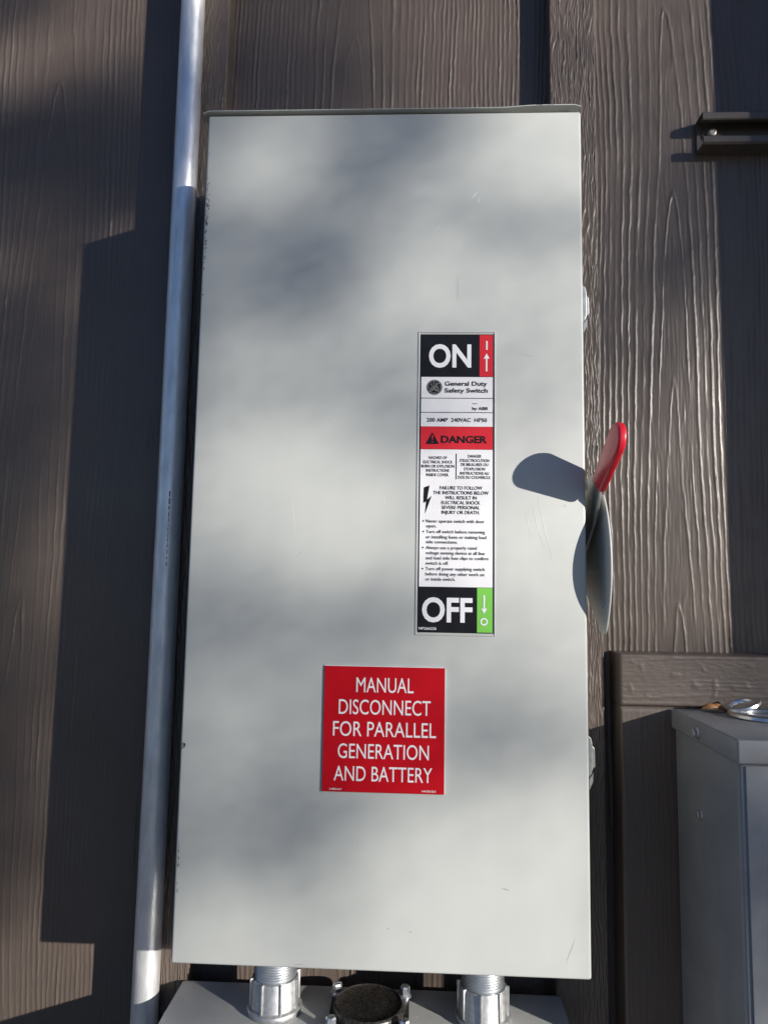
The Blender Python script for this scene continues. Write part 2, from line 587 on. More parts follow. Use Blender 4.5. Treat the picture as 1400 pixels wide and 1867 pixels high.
# ------------------------------------------------------------------ the safety switch
W, H = 0.360, 0.783
sw = thing('safety_switch', 'tall grey safety switch enclosure with red side handle and long warning nameplate', 'switch box', (0.18, 0.06, 0.0))
BK = 0.1225
obj('enclosure_body', box(0.003, W - 0.003, 0.0135, BK, 0.003, H + 0.0021, 0.0006), M['enamel'], sw)
# door: formed pan with rounded edges
bm = box(0.0, W, 0.0, 0.013, 0.0, H, 0.0022, 4)
obj('door', bm, M['enamel'], sw, sharp=40)
# rain hood: top sheet that overhangs the door, with a slight kink to the right
bm = bmesh.new()
n = 60
xs = np.linspace(-0.0045, W - 0.0005, n)
rows = []
for k, x in enumerate(xs):
    kink = 0.0022 * (1 / (1 + math.exp(-(x - 0.300) / 0.006)))
    endr = 0.0022 * max(0, (x - (W - 0.004)) / 0.004) ** 2
    endl = 0.0022 * max(0, ((-0.0045 + 0.004) - x) / 0.004) ** 2
    zt = H + 0.0034 + kink - endr - endl
    rows.append([bm.verts.new(p) for p in ((x, BK, zt), (x, -0.0022, zt), (x, -0.0030, zt - 0.0003), (x, -0.0030, zt - 0.0010), (x, -0.0024, zt - 0.0011), (x, BK, zt - 0.0011))])
for k in range(n - 1):
    A, B = rows[k], rows[k + 1]
    for i in range(6):
        j = (i + 1) % 6
        bm.faces.new((A[i], A[j], B[j], B[i]))
bm.faces.new(rows[0])
bm.faces.new(list(reversed(rows[-1])))
obj('rain_hood', bm, M['enamel'], sw, sharp=50)


def blob(bm, x, z, w, h, y, rnd, n=9):
    ph = rnd.uniform(0, 6.28)
    vs = []
    for i in range(n):
        a = 2 * PI * i / n
        r = rnd.uniform(0.55, 1.0)
        vs.append(bm.verts.new((x + 0.5 * w * r * math.cos(a), y, z + 0.5 * h * r * math.sin(a + 0.3 * math.sin(ph)))))
    bm.faces.new(vs)


rr = random.Random(12)
bm = bmesh.new()
for k in range(46):          # chips along the upper left edge
    z = rr.gauss(0.665, 0.022)
    blob(bm, 0.0019 + abs(rr.gauss(0, 0.0014)), z, rr.uniform(0.0007, 0.0019), rr.uniform(0.001, 0.0050), -0.00012, rr)
for k in range(9):
    blob(bm, 0.0021 + abs(rr.gauss(0, 0.0008)), rr.uniform(0.70, 0.715), rr.uniform(0.0003, 0.0007), rr.uniform(0.001, 0.005), -0.00012, rr)
for z0, z1, nn in ((0.080, 0.100, 12), (0.060, 0.068, 5)):
    for k in range(nn):
        blob(bm, 0.0024 + abs(rr.gauss(0, 0.0005)), rr.uniform(z0, z1), rr.uniform(0.0004, 0.0010), rr.uniform(0.001, 0.004), -0.00012, rr)
for k in range(6):           # the deeper dent lower down
    blob(bm, 0.0033 + rr.gauss(0, 0.0006), 0.183 + rr.gauss(0, 0.0018), rr.uniform(0.0012, 0.0022), rr.uniform(0.002, 0.0045), -0.00013, rr)
for k in range(14):          # specks on the hood lip
    x = rr.choice((0.3205, 0.3305)) + rr.gauss(0, 0.0022)
    blob(bm, x, H + 0.0049 + rr.gauss(0, 0.0002), rr.uniform(0.0006, 0.0016), 0.0006, -0.0031, rr)
o = obj('chipped_paint', bm, M['chip'], sw)
o['kind'] = 'stuff'


def scratch(bm, x0, z0, x1, z1, w, y=-0.0001):
    d = Vector((x1 - x0, z1 - z0))
    nrm = Vector((-d.y, d.x)).normalized() * w * 0.5
    mid = Vector(((x0 + x1) / 2, (z0 + z1) / 2))
    vs = [bm.verts.new((p[0], y, p[1])) for p in ((x0, z0), (mid.x + nrm.x, mid.y + nrm.y), (x1, z1), (mid.x - nrm.x, mid.y - nrm.y))]
    bm.faces.new(vs)


bm = bmesh.new()
for a in ((0.0915, 0.418, 0.099, 0.365, 0.0006), (0.177, 0.414, 0.180, 0.398, 0.0006), (0.131, 0.482, 0.1313, 0.478, 0.0006),
          (0.222, 0.664, 0.227, 0.669, 0.0009), (0.256, 0.695, 0.263, 0.704, 0.0022), (0.262, 0.690, 0.264, 0.697, 0.0022),
          (0.316, 0.414, 0.330, 0.352, 0.0012), (0.312, 0.402, 0.322, 0.366, 0.0012), (0.306, 0.398, 0.311, 0.374, 0.0010)):
    scratch(bm, *a)
o = obj('scuff_mark', bm, M['scuff'], sw)
o['kind'] = 'stuff'
bm = bmesh.new()
for a in ((0.244, 0.594, 0.2435, 0.622, 0.0003), (0.098, 0.352, 0.106, 0.361, 0.0004), (0.338, 0.012, 0.347, 0.034, 0.0005),
          (0.284, 0.072, 0.292, 0.070, 0.0012), (0.106, 0.003, 0.118, 0.004, 0.0007), (0.186, 0.035, 0.189, 0.036, 0.0010),
          (0.205, 0.034, 0.209, 0.033, 0.0008), (0.340, 0.404, 0.342, 0.402, 0.0008), (0.300, 0.545, 0.318, 0.540, 0.0003)):
    scratch(bm, *a)
o = obj('scuff_mark', bm, M['scuff_dark'], sw, label='darker scuff marks and scratches')
o['kind'] = 'stuff'

# raised frame pressed round the nameplate
bm = bmesh.new()
fx0, fx1, fz0, fz1, fw = 0.2076, 0.2790, 0.2850, 0.5650, 0.0011
for b in ((fx0, fx0 + fw, fz0, fz1), (fx1 - fw, fx1, fz0, fz1), (fx0 + fw, fx1 - fw, fz0, fz0 + fw), (fx0 + fw, fx1 - fw, fz1 - fw, fz1)):
    add_box(bm, b[0], b[1], -0.0007, 0.0005, b[2], b[3], 0.0003, 2)
obj('embossed_frame', bm, M['enamel'], sw)

# nameplate
PLX0, PLX1, PLZ0, PLZ1 = 0.2098, 0.2772, 0.2876, 0.5624
plate = obj('nameplate', box(PLX0, PLX1, -0.0006, 0.0005, PLZ0, PLZ1, 0.0002, 1), M['label_black'], sw)


def quad_part(name, x0, x1, z0, z1, mat, parent, y=-0.0008):
    bm = bmesh.new()
    vs = [bm.verts.new(p) for p in ((x0, y, z0), (x1, y, z0), (x1, y, z1), (x0, y, z1))]
    bm.faces.new(vs)
    # thin film with real edges
    r = bmesh.ops.extrude_face_region(bm, geom=list(bm.faces))
    for v in [e for e in r['geom'] if isinstance(e, bmesh.types.BMVert)]:
        v.co.y += 0.00025
    return obj(name, bm, mat, parent)


LX0, LX1 = 0.2107, 0.2764
quad_part('red_panel', 0.2643, 0.2765, 0.5220, 0.5616, M['label_red'], plate)
quad_part('white_panel', LX0, LX1, 0.5018, 0.5215, M['label_white'], plate)
quad_part('white_panel', LX0, LX1, 0.4884, 0.5011, M['label_white'], plate)
quad_part('white_panel', LX0, LX1, 0.4749, 0.4877, M['label_white'], plate)
quad_part('red_panel', LX0, LX1, 0.4537, 0.4747, M['label_red'], plate)
quad_part('white_panel', LX0, LX1, 0.3283, 0.4534, M['label_white'], plate)
quad_part('green_panel', 0.2627, LX1, 0.2884, 0.3279, M['label_green'], plate)

_FC = {}


def text_mesh(s, bold):
    cu = bpy.data.curves.new('lettering', 'FONT')
    cu.body = s
    cu.size = 1.0
    cu.offset = bold
    cu.resolution_u = 4
    ob = bpy.data.objects.new('lettering', cu)
    COL.objects.link(ob)
    dg = bpy.context.evaluated_depsgraph_get()
    me = bpy.data.meshes.new_from_object(ob.evaluated_get(dg))
    bpy.data.objects.remove(ob)
    bpy.data.curves.remove(cu)
    return me


def cap_height(bold):
    if bold not in _FC:
        me = text_mesh('H', bold)
        ys = [v.co.y for v in me.vertices]
        _FC[bold] = (min(ys), max(ys))
        bpy.data.meshes.remove(me)
    return _FC[bold]


def lettering(s, x0, x1, zb, cap, bold, mat, parent, y):
    me = text_mesh(s, bold)
    lo, hi = cap_height(bold)
    co = np.empty(len(me.vertices) * 3)
    me.vertices.foreach_get('co', co)
    co = co.reshape(-1, 3)
    xmin, xmax = co[:, 0].min(), co[:, 0].max()
    X = x0 + (co[:, 0] - xmin) / (xmax - xmin) * (x1 - x0)
    Z = zb + (co[:, 1] - lo) / (hi - lo) * cap
    me.vertices.foreach_set('co', np.stack([X, np.full(len(X), y), Z], -1).ravel())
    me.update()
    return link('lettering', me, mat, parent)


BOLD = {'big': 0.028, 'heavy': 0.022, 'bold': 0.012, 'sign': 0.0}
LINES = [
    ('ON', 0.2175, 0.2566, 0.5304, 0.0221, 'big'),
    ('General Duty', 0.2323, 0.2712, 0.5132, 0.0041, 'heavy'),
    ('Safety Switch', 0.2322, 0.2718, 0.5067, 0.0041, 'heavy'),
    ('by ABB', 0.2577, 0.2719, 0.4904, 0.0029, 'heavy'),
    ('200 AMP  240VAC  HP50', 0.2160, 0.2711, 0.4792, 0.0036, 'bold'),
    ('DANGER', 0.2293, 0.2713, 0.4595, 0.0067, 'bold'),
    ('HAZARD OF', 0.2184, 0.2350, 0.4445, 0.0026, 'bold'),
    ('ELECTRICAL SHOCK', 0.2133, 0.2401, 0.4405, 0.0026, 'bold'),
    ('BURN OR EXPLOSION', 0.2117, 0.2418, 0.4366, 0.0026, 'bold'),
    ('INSTRUCTIONS', 0.2161, 0.2371, 0.4327, 0.0026, 'bold'),
    ('INSIDE COVER.', 0.2162, 0.2368, 0.4286, 0.0026, 'bold'),
    ('DANGER', 0.2540, 0.2662, 0.4461, 0.0026, 'bold'),
    ("D'ELECTROCUTION", 0.2467, 0.2734, 0.4421, 0.0026, 'bold'),
    ('DE BRULURES OU', 0.2477, 0.2725, 0.4383, 0.0026, 'bold'),
    ("D'EXPLOSION", 0.2506, 0.2695, 0.4343, 0.0026, 'bold'),
    ('INSTRUCTIONS AU', 0.2469, 0.2731, 0.4303, 0.0026, 'bold'),
    ('DOS DU COUVERCLE.', 0.2450, 0.2748, 0.4265, 0.0026, 'bold'),
    ('FAILURE TO FOLLOW', 0.2286, 0.2671, 0.4165, 0.0031, 'bold'),
    ('THE INSTRUCTIONS BELOW', 0.2226, 0.2728, 0.4120, 0.0031, 'bold'),
    ('WILL RESULT IN', 0.2335, 0.2620, 0.4075, 0.0031, 'bold'),
    ('ELECTRICAL SHOCK', 0.2302, 0.2652, 0.4030, 0.0031, 'bold'),
    ('SEVERE PERSONAL', 0.2304, 0.2649, 0.3986, 0.0031, 'bold'),
    ('INJURY OR DEATH.', 0.2304, 0.2649, 0.3941, 0.0031, 'bold'),
    ('Never operate switch with door', 0.2164, 0.2691, 0.3861, 0.0029, 'bold'),
    ('open.', 0.2165, 0.2259, 0.3816, 0.0030, 'bold'),
    ('Turn off switch before removing', 0.2164, 0.2696, 0.3765, 0.0029, 'bold'),
    ('or installing fuses or making load', 0.2164, 0.2709, 0.3717, 0.0029, 'bold'),
    ('side connections.', 0.2165, 0.2450, 0.3672, 0.0029, 'bold'),
    ('Always use a properly rated', 0.2164, 0.2623, 0.3620, 0.0029, 'bold'),
    ('voltage sensing device at all line', 0.2164, 0.2694, 0.3573, 0.0029, 'bold'),
    ('and load side fuse clips to confirm', 0.2165, 0.2726, 0.3527, 0.0029, 'bold'),
    ('switch is off.', 0.2165, 0.2370, 0.3480, 0.0029, 'bold'),
    ('Turn off power supplying switch', 0.2163, 0.2694, 0.3430, 0.0029, 'bold'),
    ('before doing any other work on', 0.2164, 0.2690, 0.3383, 0.0029, 'bold'),
    ('or inside switch.', 0.2164, 0.2432, 0.3337, 0.0029, 'bold'),
    ('OFF', 0.2136, 0.2586, 0.2968, 0.0219, 'big'),
    ('NP266226', 0.2109, 0.2266, 0.2900, 0.0023, 'bold'),
]
for s, x0, x1, zb, cap, kind in LINES:
    mat = M['ink_white'] if s in ('ON', 'OFF', 'NP266226') else M['ink_black']
    lettering(s, x0, x1, zb, cap, 0.032 if cap > 0.006 and s == 'DANGER' else (0.007 if s.upper() != s and kind == 'bold' else BOLD[kind]), mat, plate, -0.0011)


def poly_part(name, polys, mat, parent, y=-0.0011):
    bm = bmesh.new()
    for p in polys:
        bm.faces.new([bm.verts.new((a, y, b)) for a, b in p])
    me = bpy.data.meshes.new(name)
    for f in bm.faces:
        f.normal_update()
        if f.normal.y > 0:
            f.normal_flip()
    bm.to_mesh(me)
    bm.free()
    return link(name, me, mat, parent)


def rect(x0, x1, z0, z1):
    return [(x0, z0), (x1, z0), (x1, z1), (x0, z1)]


def ring_polys(cx_, cz_, r0, r1, a0=0.0, a1=2 * PI, n=32):
    out = []
    for i in range(n):
        t0, t1 = a0 + (a1 - a0) * i / n, a0 + (a1 - a0) * (i + 1) / n
        out.append([(cx_ + r0 * math.cos(t0), cz_ + r0 * math.sin(t0)), (cx_ + r1 * math.cos(t0), cz_ + r1 * math.sin(t0)),
                    (cx_ + r1 * math.cos(t1), cz_ + r1 * math.sin(t1)), (cx_ + r0 * math.cos(t1), cz_ + r0 * math.sin(t1))])
    return out


def stroke(pts, w, n=5):
    """polygons of a rounded pen stroke through points (Catmull-Rom)"""
    P = [np.array(p, float) for p in pts]
    P = [2 * P[0] - P[1]] + P + [2 * P[-1] - P[-2]]
    c = []
    for i in range(1, len(P) - 2):
        for k in range(n):
            t = k / n
            c.append(0.5 * ((2 * P[i]) + (-P[i - 1] + P[i + 1]) * t + (2 * P[i - 1] - 5 * P[i] + 4 * P[i + 1] - P[i + 2]) * t * t + (-P[i - 1] + 3 * P[i] - 3 * P[i + 1] + P[i + 2]) * t ** 3))
    c.append(P[-2])
    out = []
    for i in range(len(c) - 1):
        d = c[i + 1] - c[i]
        L = np.hypot(*d)
        if L < 1e-9:
            continue
        nn = np.array([-d[1], d[0]]) / L * w / 2
        e = d / L * w * 0.2
        out.append([tuple(c[i] - nn - e), tuple(c[i + 1] - nn + e), tuple(c[i + 1] + nn + e), tuple(c[i] + nn - e)])
    return out


poly_part('arrow_mark', [rect(0.2702, 0.2716, 0.5474, 0.5558), rect(0.2700, 0.2714, 0.5269, 0.5392), [(0.2681, 0.5390), (0.2734, 0.5390), (0.27075, 0.5440)]], M['ink_white'], plate)
poly_part('arrow_mark', [rect(0.2682, 0.2696, 0.3094, 0.3214), [(0.2665, 0.3096), (0.2689, 0.3047), (0.2714, 0.3096)]] + ring_polys(0.26885, 0.2979, 0.0021, 0.00335), M['ink_white'], plate)
poly_part('ruled_line', [rect(0.2577, 0.2622, 0.4961, 0.4966)], M['ink_black'], plate)
poly_part('ruled_line', [rect(0.2430, 0.2437, 0.4260, 0.4497)], M['ink_black'], plate)
poly_part('warning_triangle', [[(0.2153, 0.4585), (0.2276, 0.4585), (0.22145, 0.4694)]], M['ink_black'], plate)
poly_part('exclamation_mark', [[(0.2211, 0.4622), (0.2218, 0.4622), (0.2220, 0.4666), (0.2209, 0.4666)], rect(0.2210, 0.2219, 0.4600, 0.4609)], M['label_red'], plate, -0.0013)
poly_part('lightning_bolt', [[(0.2142, 0.4182), (0.2193, 0.4202), (0.2172, 0.4070), (0.2164, 0.4053), (0.2139, 0.4040)],
                             [(0.2172, 0.4070), (0.2213, 0.4104), (0.2154, 0.3941), (0.2164, 0.4053)]], M['ink_black'], plate)
poly_part('bullet_dot', [[(x + 0.00075 * math.cos(a * PI / 6), z + 0.00075 * math.sin(a * PI / 6)) for a in range(12)] for x, z in
                         ((0.2140, 0.3875), (0.2140, 0.3779), (0.2137, 0.3634), (0.2137, 0.3444))], M['ink_black'], plate)
# round monogram badge
bx_, bz_, br_ = 0.2229, 0.51165, 0.00725
poly_part('badge_ring', ring_polys(bx_, bz_, 0.0, br_, n=40), M['label_grey'], plate, -0.0010)
poly_part('badge_disc', ring_polys(bx_, bz_, 0.0, br_ * 0.84, n=40), M['ink_black'], plate, -0.0012)
S = []
sc = br_ / 440.0       # strokes drawn in a 1400 px wide study of the badge, centre (690, 800)


def B(*pts):
    return [(bx_ + (x - 690) * sc, bz_ - (y - 800) * sc) for x, y in pts]


for k, a0 in enumerate((100, 10, -80, -170)):
    a1 = a0 - 62
    S += stroke([(bx_ + br_ * (0.72 + 0.07 * min(1, q / 2)) * math.cos(math.radians(a0 + (a1 - a0) * q / 6)),
                  bz_ + br_ * (0.72 + 0.07 * min(1, q / 2)) * math.sin(math.radians(a0 + (a1 - a0) * q / 6))) for q in range(7)], 0.00075, 3)
S += stroke(B((480, 640), (495, 700), (560, 745), (640, 720), (680, 640), (640, 575), (585, 600), (580, 680), (630, 740), (650, 820), (610, 930), (530, 1005), (465, 980), (480, 900), (560, 830), (650, 775), (740, 735)), 0.00072, 4)
S += stroke(B((740, 740), (790, 690), (860, 640), (850, 575), (790, 590), (765, 680), (800, 745), (870, 760)), 0.00068, 4)
S += stroke(B((760, 760), (710, 840), (715, 940), (790, 1010), (880, 985), (920, 900), (870, 830), (800, 850), (800, 915), (850, 930)), 0.00072, 4)
poly_part('badge_monogram', S, M['ink_white'], plate, -0.0014)

# handle on the right side
def hull(pts):
    pts = sorted(set(pts))

    def half(seq):
        out = []
        for p in seq:
            while len(out) > 1 and (out[-1][0] - out[-2][0]) * (p[1] - out[-2][1]) - (out[-1][1] - out[-2][1]) * (p[0] - out[-2][0]) <= 0:
                out.pop()
            out.append(p)
        return out
    a, b = half(pts), half(pts[::-1])
    return a[:-1] + b[:-1]


grip_o = hull([(-0.0464 + 0.0155 * math.cos(PI * k / 18), 0.4533 + 0.0155 * math.sin(PI * k / 18)) for k in range(36)]
              + [(-0.0190, 0.4145), (-0.0180, 0.4137), (-0.0168, 0.4136), (0.0028, 0.4262), (0.0030, 0.4274), (0.0022, 0.4288)])
arm_o = [(-0.0190, 0.4290), (-0.0130, 0.4190), (-0.0120, 0.4125), (-0.0080, 0.4060), (-0.0050, 0.4010), (0.0080, 0.3880), (0.0330, 0.3700), (0.070, 0.345), (0.090, 0.365),
         (0.0640, 0.4110), (0.0500, 0.4230), (0.0280, 0.4325), (0.0100, 0.4330), (-0.0020, 0.4300)]
bm = bmesh.new()
add_prism(bm, arm_o, 'x', 0.3684, 0.3712, 0.0005, 2)
arm = obj('handle_arm', bm, M['arm'], sw, sharp=40)
for hy, hz, hr in ((0.0330, 0.4262, 0.0042), (0.0150, 0.4075, 0.0040)):
    bm = bmesh.new()
    add_lathe(bm, [(hr, 0.0), (hr, -0.0002), (hr + 0.0006, -0.0003), (hr + 0.0006, 0.0)], (0.3684, hy, hz), 20, 'x', True)
    obj('hole_rim', bm, M['arm'], arm)
    bm = bmesh.new()
    add_lathe(bm, [(0.0, -0.00015), (hr, -0.00015), (hr, 0.0)], (0.3684, hy, hz), 20, 'x')
    obj('hole', bm, M['black_plate'], arm)
bm = bmesh.new()
add_prism(bm, grip_o, 'x', 0.3662, 0.3732, 0.0022, 5)
for v in bm.verts:      # the lever leans outwards towards its tip
    v.co.x += 0.105 * ((v.co.y + 0.008) * -0.762 + (v.co.z - 0.421) * 0.647)
obj('grip', bm, M['grip'], arm, sharp=60)
# round guard plate behind the arm
front = [(0.076 - 0.0978 * math.cos(t), 0.3515 + 0.0978 * math.sin(t)) for t in np.linspace(-0.66, 0.68, 26)]
guard = [(0.1100, 0.3480), (0.0600, 0.3185), (0.0310, 0.3005), (0.0160, 0.2902), (0.0080, 0.2880), (0.0025, 0.2888)] + front + [(0.03, 0.420), (0.11, 0.405)]
bm = bmesh.new()
add_prism(bm, guard, 'x', 0.3752, 0.3770, 0.0006, 3)
gp = obj('handle_plate', bm, M['enamel'], sw, sharp=40)
bm = bmesh.new()
add_lathe(bm, [(0.0030, 0.0), (0.0042, 0.0), (0.0042, -0.0006), (0.0030, -0.0006)], (0.3752, 0.0035, 0.3130), 20, 'x', True)
obj('hole_rim', bm, M['zinc'], gp)
# pivot boss between box side and handle
bm = bmesh.new()
add_lathe(bm, [(0.012, 0.0), (0.012, 0.0092), (0.010, 0.0112)], (0.3602, 0.078, 0.355), 28, 'x')
obj('pivot_boss', bm, M['zinc'], sw, sharp=40)

# two spring latches on the right side
for zl, flip in ((0.575, 1), (0.165, 1)):
    bm = bmesh.new()
    prof = [(0.3598, zl + 0.036), (0.3622, zl + 0.034), (0.3634, zl + 0.029), (0.3634, zl + 0.007), (0.3622, zl + 0.003), (0.3598, zl)]
    inner = [(0.3598, zl + 0.0015), (0.3616, zl + 0.0042), (0.3626, zl + 0.008), (0.3626, zl + 0.0285), (0.3614, zl + 0.0328), (0.3598, zl + 0.0345)]
    add_prism(bm, prof, 'y', 0.0015, 0.0120, 0.0004, 2)
    la = obj('latch', bm, M['arm'], sw)
    bm = bmesh.new()
    add_prism(bm, [(0.3636, zl + 0.0275), (0.3660, zl + 0.0245), (0.3662, zl + 0.0090), (0.3636, zl + 0.0065)], 'y', 0.004, 0.030, 0.0004, 2)
    obj('spring_clip', bm, M['arm'], la)
    bm = bmesh.new()
    add_prism(bm, [(0.3606, zl - 0.001), (0.3640, zl + 0.004), (0.3638, zl - 0.003), (0.3606, zl - 0.010)], 'y', 0.002, 0.012)
    obj('hasp', bm, M['arm'], la)

# ------------------------------------------------------------------ red sign on the door
sg = thing('warning_sign', 'square red sign with white capital lettering on the grey door', 'sign', (0.181, -0.001, 0.1485))
pl = obj('sign_plate', box(0.1278, 0.2346, -0.0019, -0.0001, 0.1484, 0.2566, 0.0003, 2), M['sign_red'], sg)
SIGN = [
    ('MANUAL', 0.1563, 0.2070, 0.2343, 0.0127, 'sign'),
    ('DISCONNECT', 0.1411, 0.2222, 0.2151, 0.0126, 'sign'),
    ('FOR PARALLEL', 0.1364, 0.2271, 0.1962, 0.0125, 'sign'),
    ('GENERATION', 0.1411, 0.2210, 0.1772, 0.0124, 'sign'),
    ('AND BATTERY', 0.1380, 0.2241, 0.1580, 0.0124, 'sign'),
    ('2108B26-0617', 0.1343, 0.1453, 0.1500, 0.0015, 'sign'),
    ('4-44-296130-6', 0.2151, 0.2273, 0.1500, 0.0017, 'sign'),
]
for s, x0, x1, zb, cap, kind in SIGN:
    lettering(s, x0, x1, zb, cap, BOLD['sign'] if cap > 0.005 else 0.012, M['sign_white'], pl, -0.00205)
# pale core of the laminate showing at the right and top edge
obj('laminate_edge', box(0.23465, 0.23500, -0.0017, -0.0001, 0.1486, 0.2564), M['sign_white'], pl)
obj('laminate_edge', box(0.1280, 0.2344, -0.0017, -0.0001, 0.25665, 0.2570), M['sign_white'], pl)

# ------------------------------------------------------------------ junction box under the switch
JZ = -0.0765
jb = thing('junction_box', 'wide grey metal junction box under the tall switch enclosure', 'junction box', (0.165, 0.05, -0.24))
obj('box_body', box(-0.0225, 0.355, -0.058, 0.1215, -0.24, JZ - 0.0005, 0.002, 2), M['enamel_dark'], jb, sharp=40)
bm = box(-0.0248, 0.3572, -0.060, 0.1192, JZ - 0.014, JZ, 0.0018, 3)
obj('lid', bm, M['enamel_dark'], jb, sharp=40)
# blank closure plate with its four screws
CX, CY = 0.1690, 0.0725
pts = []
hw, hd, cr_ = 0.0375, 0.0335, 0.007
for qx, qy, a0 in ((1, 1, 0), (-1, 1, 90), (-1, -1, 180), (1, -1, 270)):
    for k in range(6):
        a = math.radians(a0 + 90 * k / 5)
        pts.append((CX + qx * (hw - cr_) + cr_ * math.cos(a), CY + qy * (hd - cr_) + cr_ * math.sin(a)))
bm = bmesh.new()
add_prism(bm, pts, 'z', JZ - 0.0002, JZ + 0.0042, 0.0006, 2)
cp = obj('closure_plate', bm, M['black_plate'], jb, sharp=40)
bm = bmesh.new()
add_lathe(bm, [(0.0338, 0.0042), (0.0338, 0.0085), (0.0330, 0.0105), (0.0318, 0.0118), (0.0312, 0.0120), (0.0306, 0.0112), (0.0300, 0.0108), (0.0150, 0.0109), (0.0, 0.0109)], (CX - 0.0005, CY + 0.0008, JZ), 56)
obj('cap', bm, M['black_cap'], cp, sharp=45)


def hex_screw(parent, c, axis, r, h, ang=0.0, slot=True, mat=None):
    """flange-head hex screw with a slot; axis is the outward direction of the head"""
    mat = mat or M['zinc']
    bm = bmesh.new()
    add_lathe(bm, [(r * 1.28, 0.0), (r * 1.28, h * 0.10), (r * 1.02, h * 0.24)], (0, 0, 0), 24)

    def hexa(z0, z1, z2, half=None):
        pts_ = [(r * math.cos(PI / 3 * k), r * math.sin(PI / 3 * k)) for k in range(6)]
        if half:
            g_ = r * 0.13
            s_ = half
            q = [(p[0], s_ * p[1]) for p in pts_[0:4]]
            q = [(q[0][0], s_ * g_)] + q[1:3] + [(q[3][0], s_ * g_)]
        else:
            q = pts_
        lo = [bm.verts.new((p[0], p[1], z0)) for p in q]
        mi = [bm.verts.new((p[0], p[1], z1)) for p in q]
        k_ = 0.82
        hi = [bm.verts.new((p[0] * k_, p[1] * k_ if not half or abs(p[1]) > r * 0.2 else p[1], z2)) for p in q]
        m_ = len(q)
        for A, B_ in ((lo, mi), (mi, hi)):
            for i in range(m_):
                j = (i + 1) % m_
                bm.faces.new((A[i], A[j], B_[j], B_[i]))
        bm.faces.new(lo)
        bm.faces.new(list(reversed(hi)))
    hexa(h * 0.2, h * 0.55, h * 0.551)
    if slot:
        hexa(h * 0.552, h * 0.85, h * 1.0, 1)
        hexa(h * 0.552, h * 0.85, h * 1.0, -1)
    else:
        hexa(h * 0.552, h * 0.85, h * 1.0)
    rot = Matrix.Rotation(ang, 4, 'Z')
    q = Vector((0, 0, 1)).rotation_difference(Vector(axis)).to_matrix().to_4x4()
    bm.transform(Matrix.Translation(c) @ q @ rot)
    return obj('screw', bm, mat, parent, sharp=25)


for sx, sy, a in ((-1, 1, 0.35), (1, 1, 2.2), (-1, -1, 0.9), (1, -1, 1.7)):
    hex_screw(cp, (CX + sx * 0.0335, CY + sy * 0.0275, JZ + 0.0042), (0, 0, 1), 0.0049, 0.0095, a)

# ------------------------------------------------------------------ threaded connectors between the two boxes
for hx, hy, lab in ((0.0778, 0.0775, 'left die-cast conduit hub with threaded pipe, nearer the long galvanised conduit'),
                    (0.2762, 0.0765, 'right die-cast conduit hub with threaded pipe, under the enclosure by the meter box')):
    cn = thing('conduit_hub', lab, 'conduit hub', (hx, hy, JZ), 'conduit hubs joining the switch to the junction box')
    bm = bmesh.new()
    add_lathe(bm, [(0.0258, 0.0002), (0.0262, 0.0012), (0.0262, 0.0042), (0.0254, 0.0056), (0.0234, 0.0064), (0.0226, 0.0075), (0.0222, 0.0300), (0.0214, 0.0312),
                   (0.0206, 0.0312), (0.0204, 0.0290)], (hx, hy, JZ), 64)
    hub = obj('hub', bm, M['cast_zinc'], cn, sharp=40)
    for k in range(8):
        a = 2 * PI * k / 8 + 0.42 + (0.2 if hx > 0.2 else 0)
        bm = box(-0.00105, 0.00105, 0.0205, 0.0246, 0.0060, 0.0318, 0.0005, 2)
        bm.transform(Matrix.Translation((hx, hy, JZ)) @ Matrix.Rotation(a, 4, 'Z'))
        obj('rib', bm, M['cast_zinc'], hub, sharp=40)
    prof = [(0.0198, 0.0200)]
    z = 0.0285
    while z < -JZ + 0.004:
        prof += [(0.01905, z), (0.01985, z + 0.0009), (0.02005, z + 0.00115), (0.01985, z + 0.0014)]
        z += 0.0023
    prof.append((0.0190, z))
    bm = bmesh.new()
    add_lathe(bm, prof, (hx, hy, JZ), 64)
    obj('threaded_pipe', bm, M['zinc'], cn, sharp=60)

# ------------------------------------------------------------------ strut channel at the upper right
st = thing('strut_channel', 'dark brown painted strut channel bolted across the siding at upper right', 'strut', (0.56, D, 0.84))
yb, yf = D - 0.0012, 0.1265
x0, x1 = 0.5272, 0.735
z0, z1 = 0.8318, 0.8708
t = 0.0024
outl = [(yb, z0), (yf + 0.002, z0), (yf, z0 + 0.002), (yf, z0 + 0.0085), (yf + 0.001, z0 + 0.0098), (yf + 0.0055, z0 + 0.0098), (yf + 0.0055, z0 + 0.0078), (yf + t, z0 + 0.0074), (yf + t, z0 + t), (yb - t, z0 + t),
        (yb - t, z1 - t), (yf + t, z1 - t), (yf + t, z1 - 0.0074), (yf + 0.0055, z1 - 0.0078), (yf + 0.0055, z1 - 0.0098), (yf + 0.001, z1 - 0.0098), (yf, z1 - 0.0085), (yf, z1 - 0.002), (yf + 0.002, z1), (yb, z1)]
bm = bmesh.new()
add_prism(bm, outl, 'x', x0, x1)
obj('channel', bm, M['strut'], st, sharp=30)
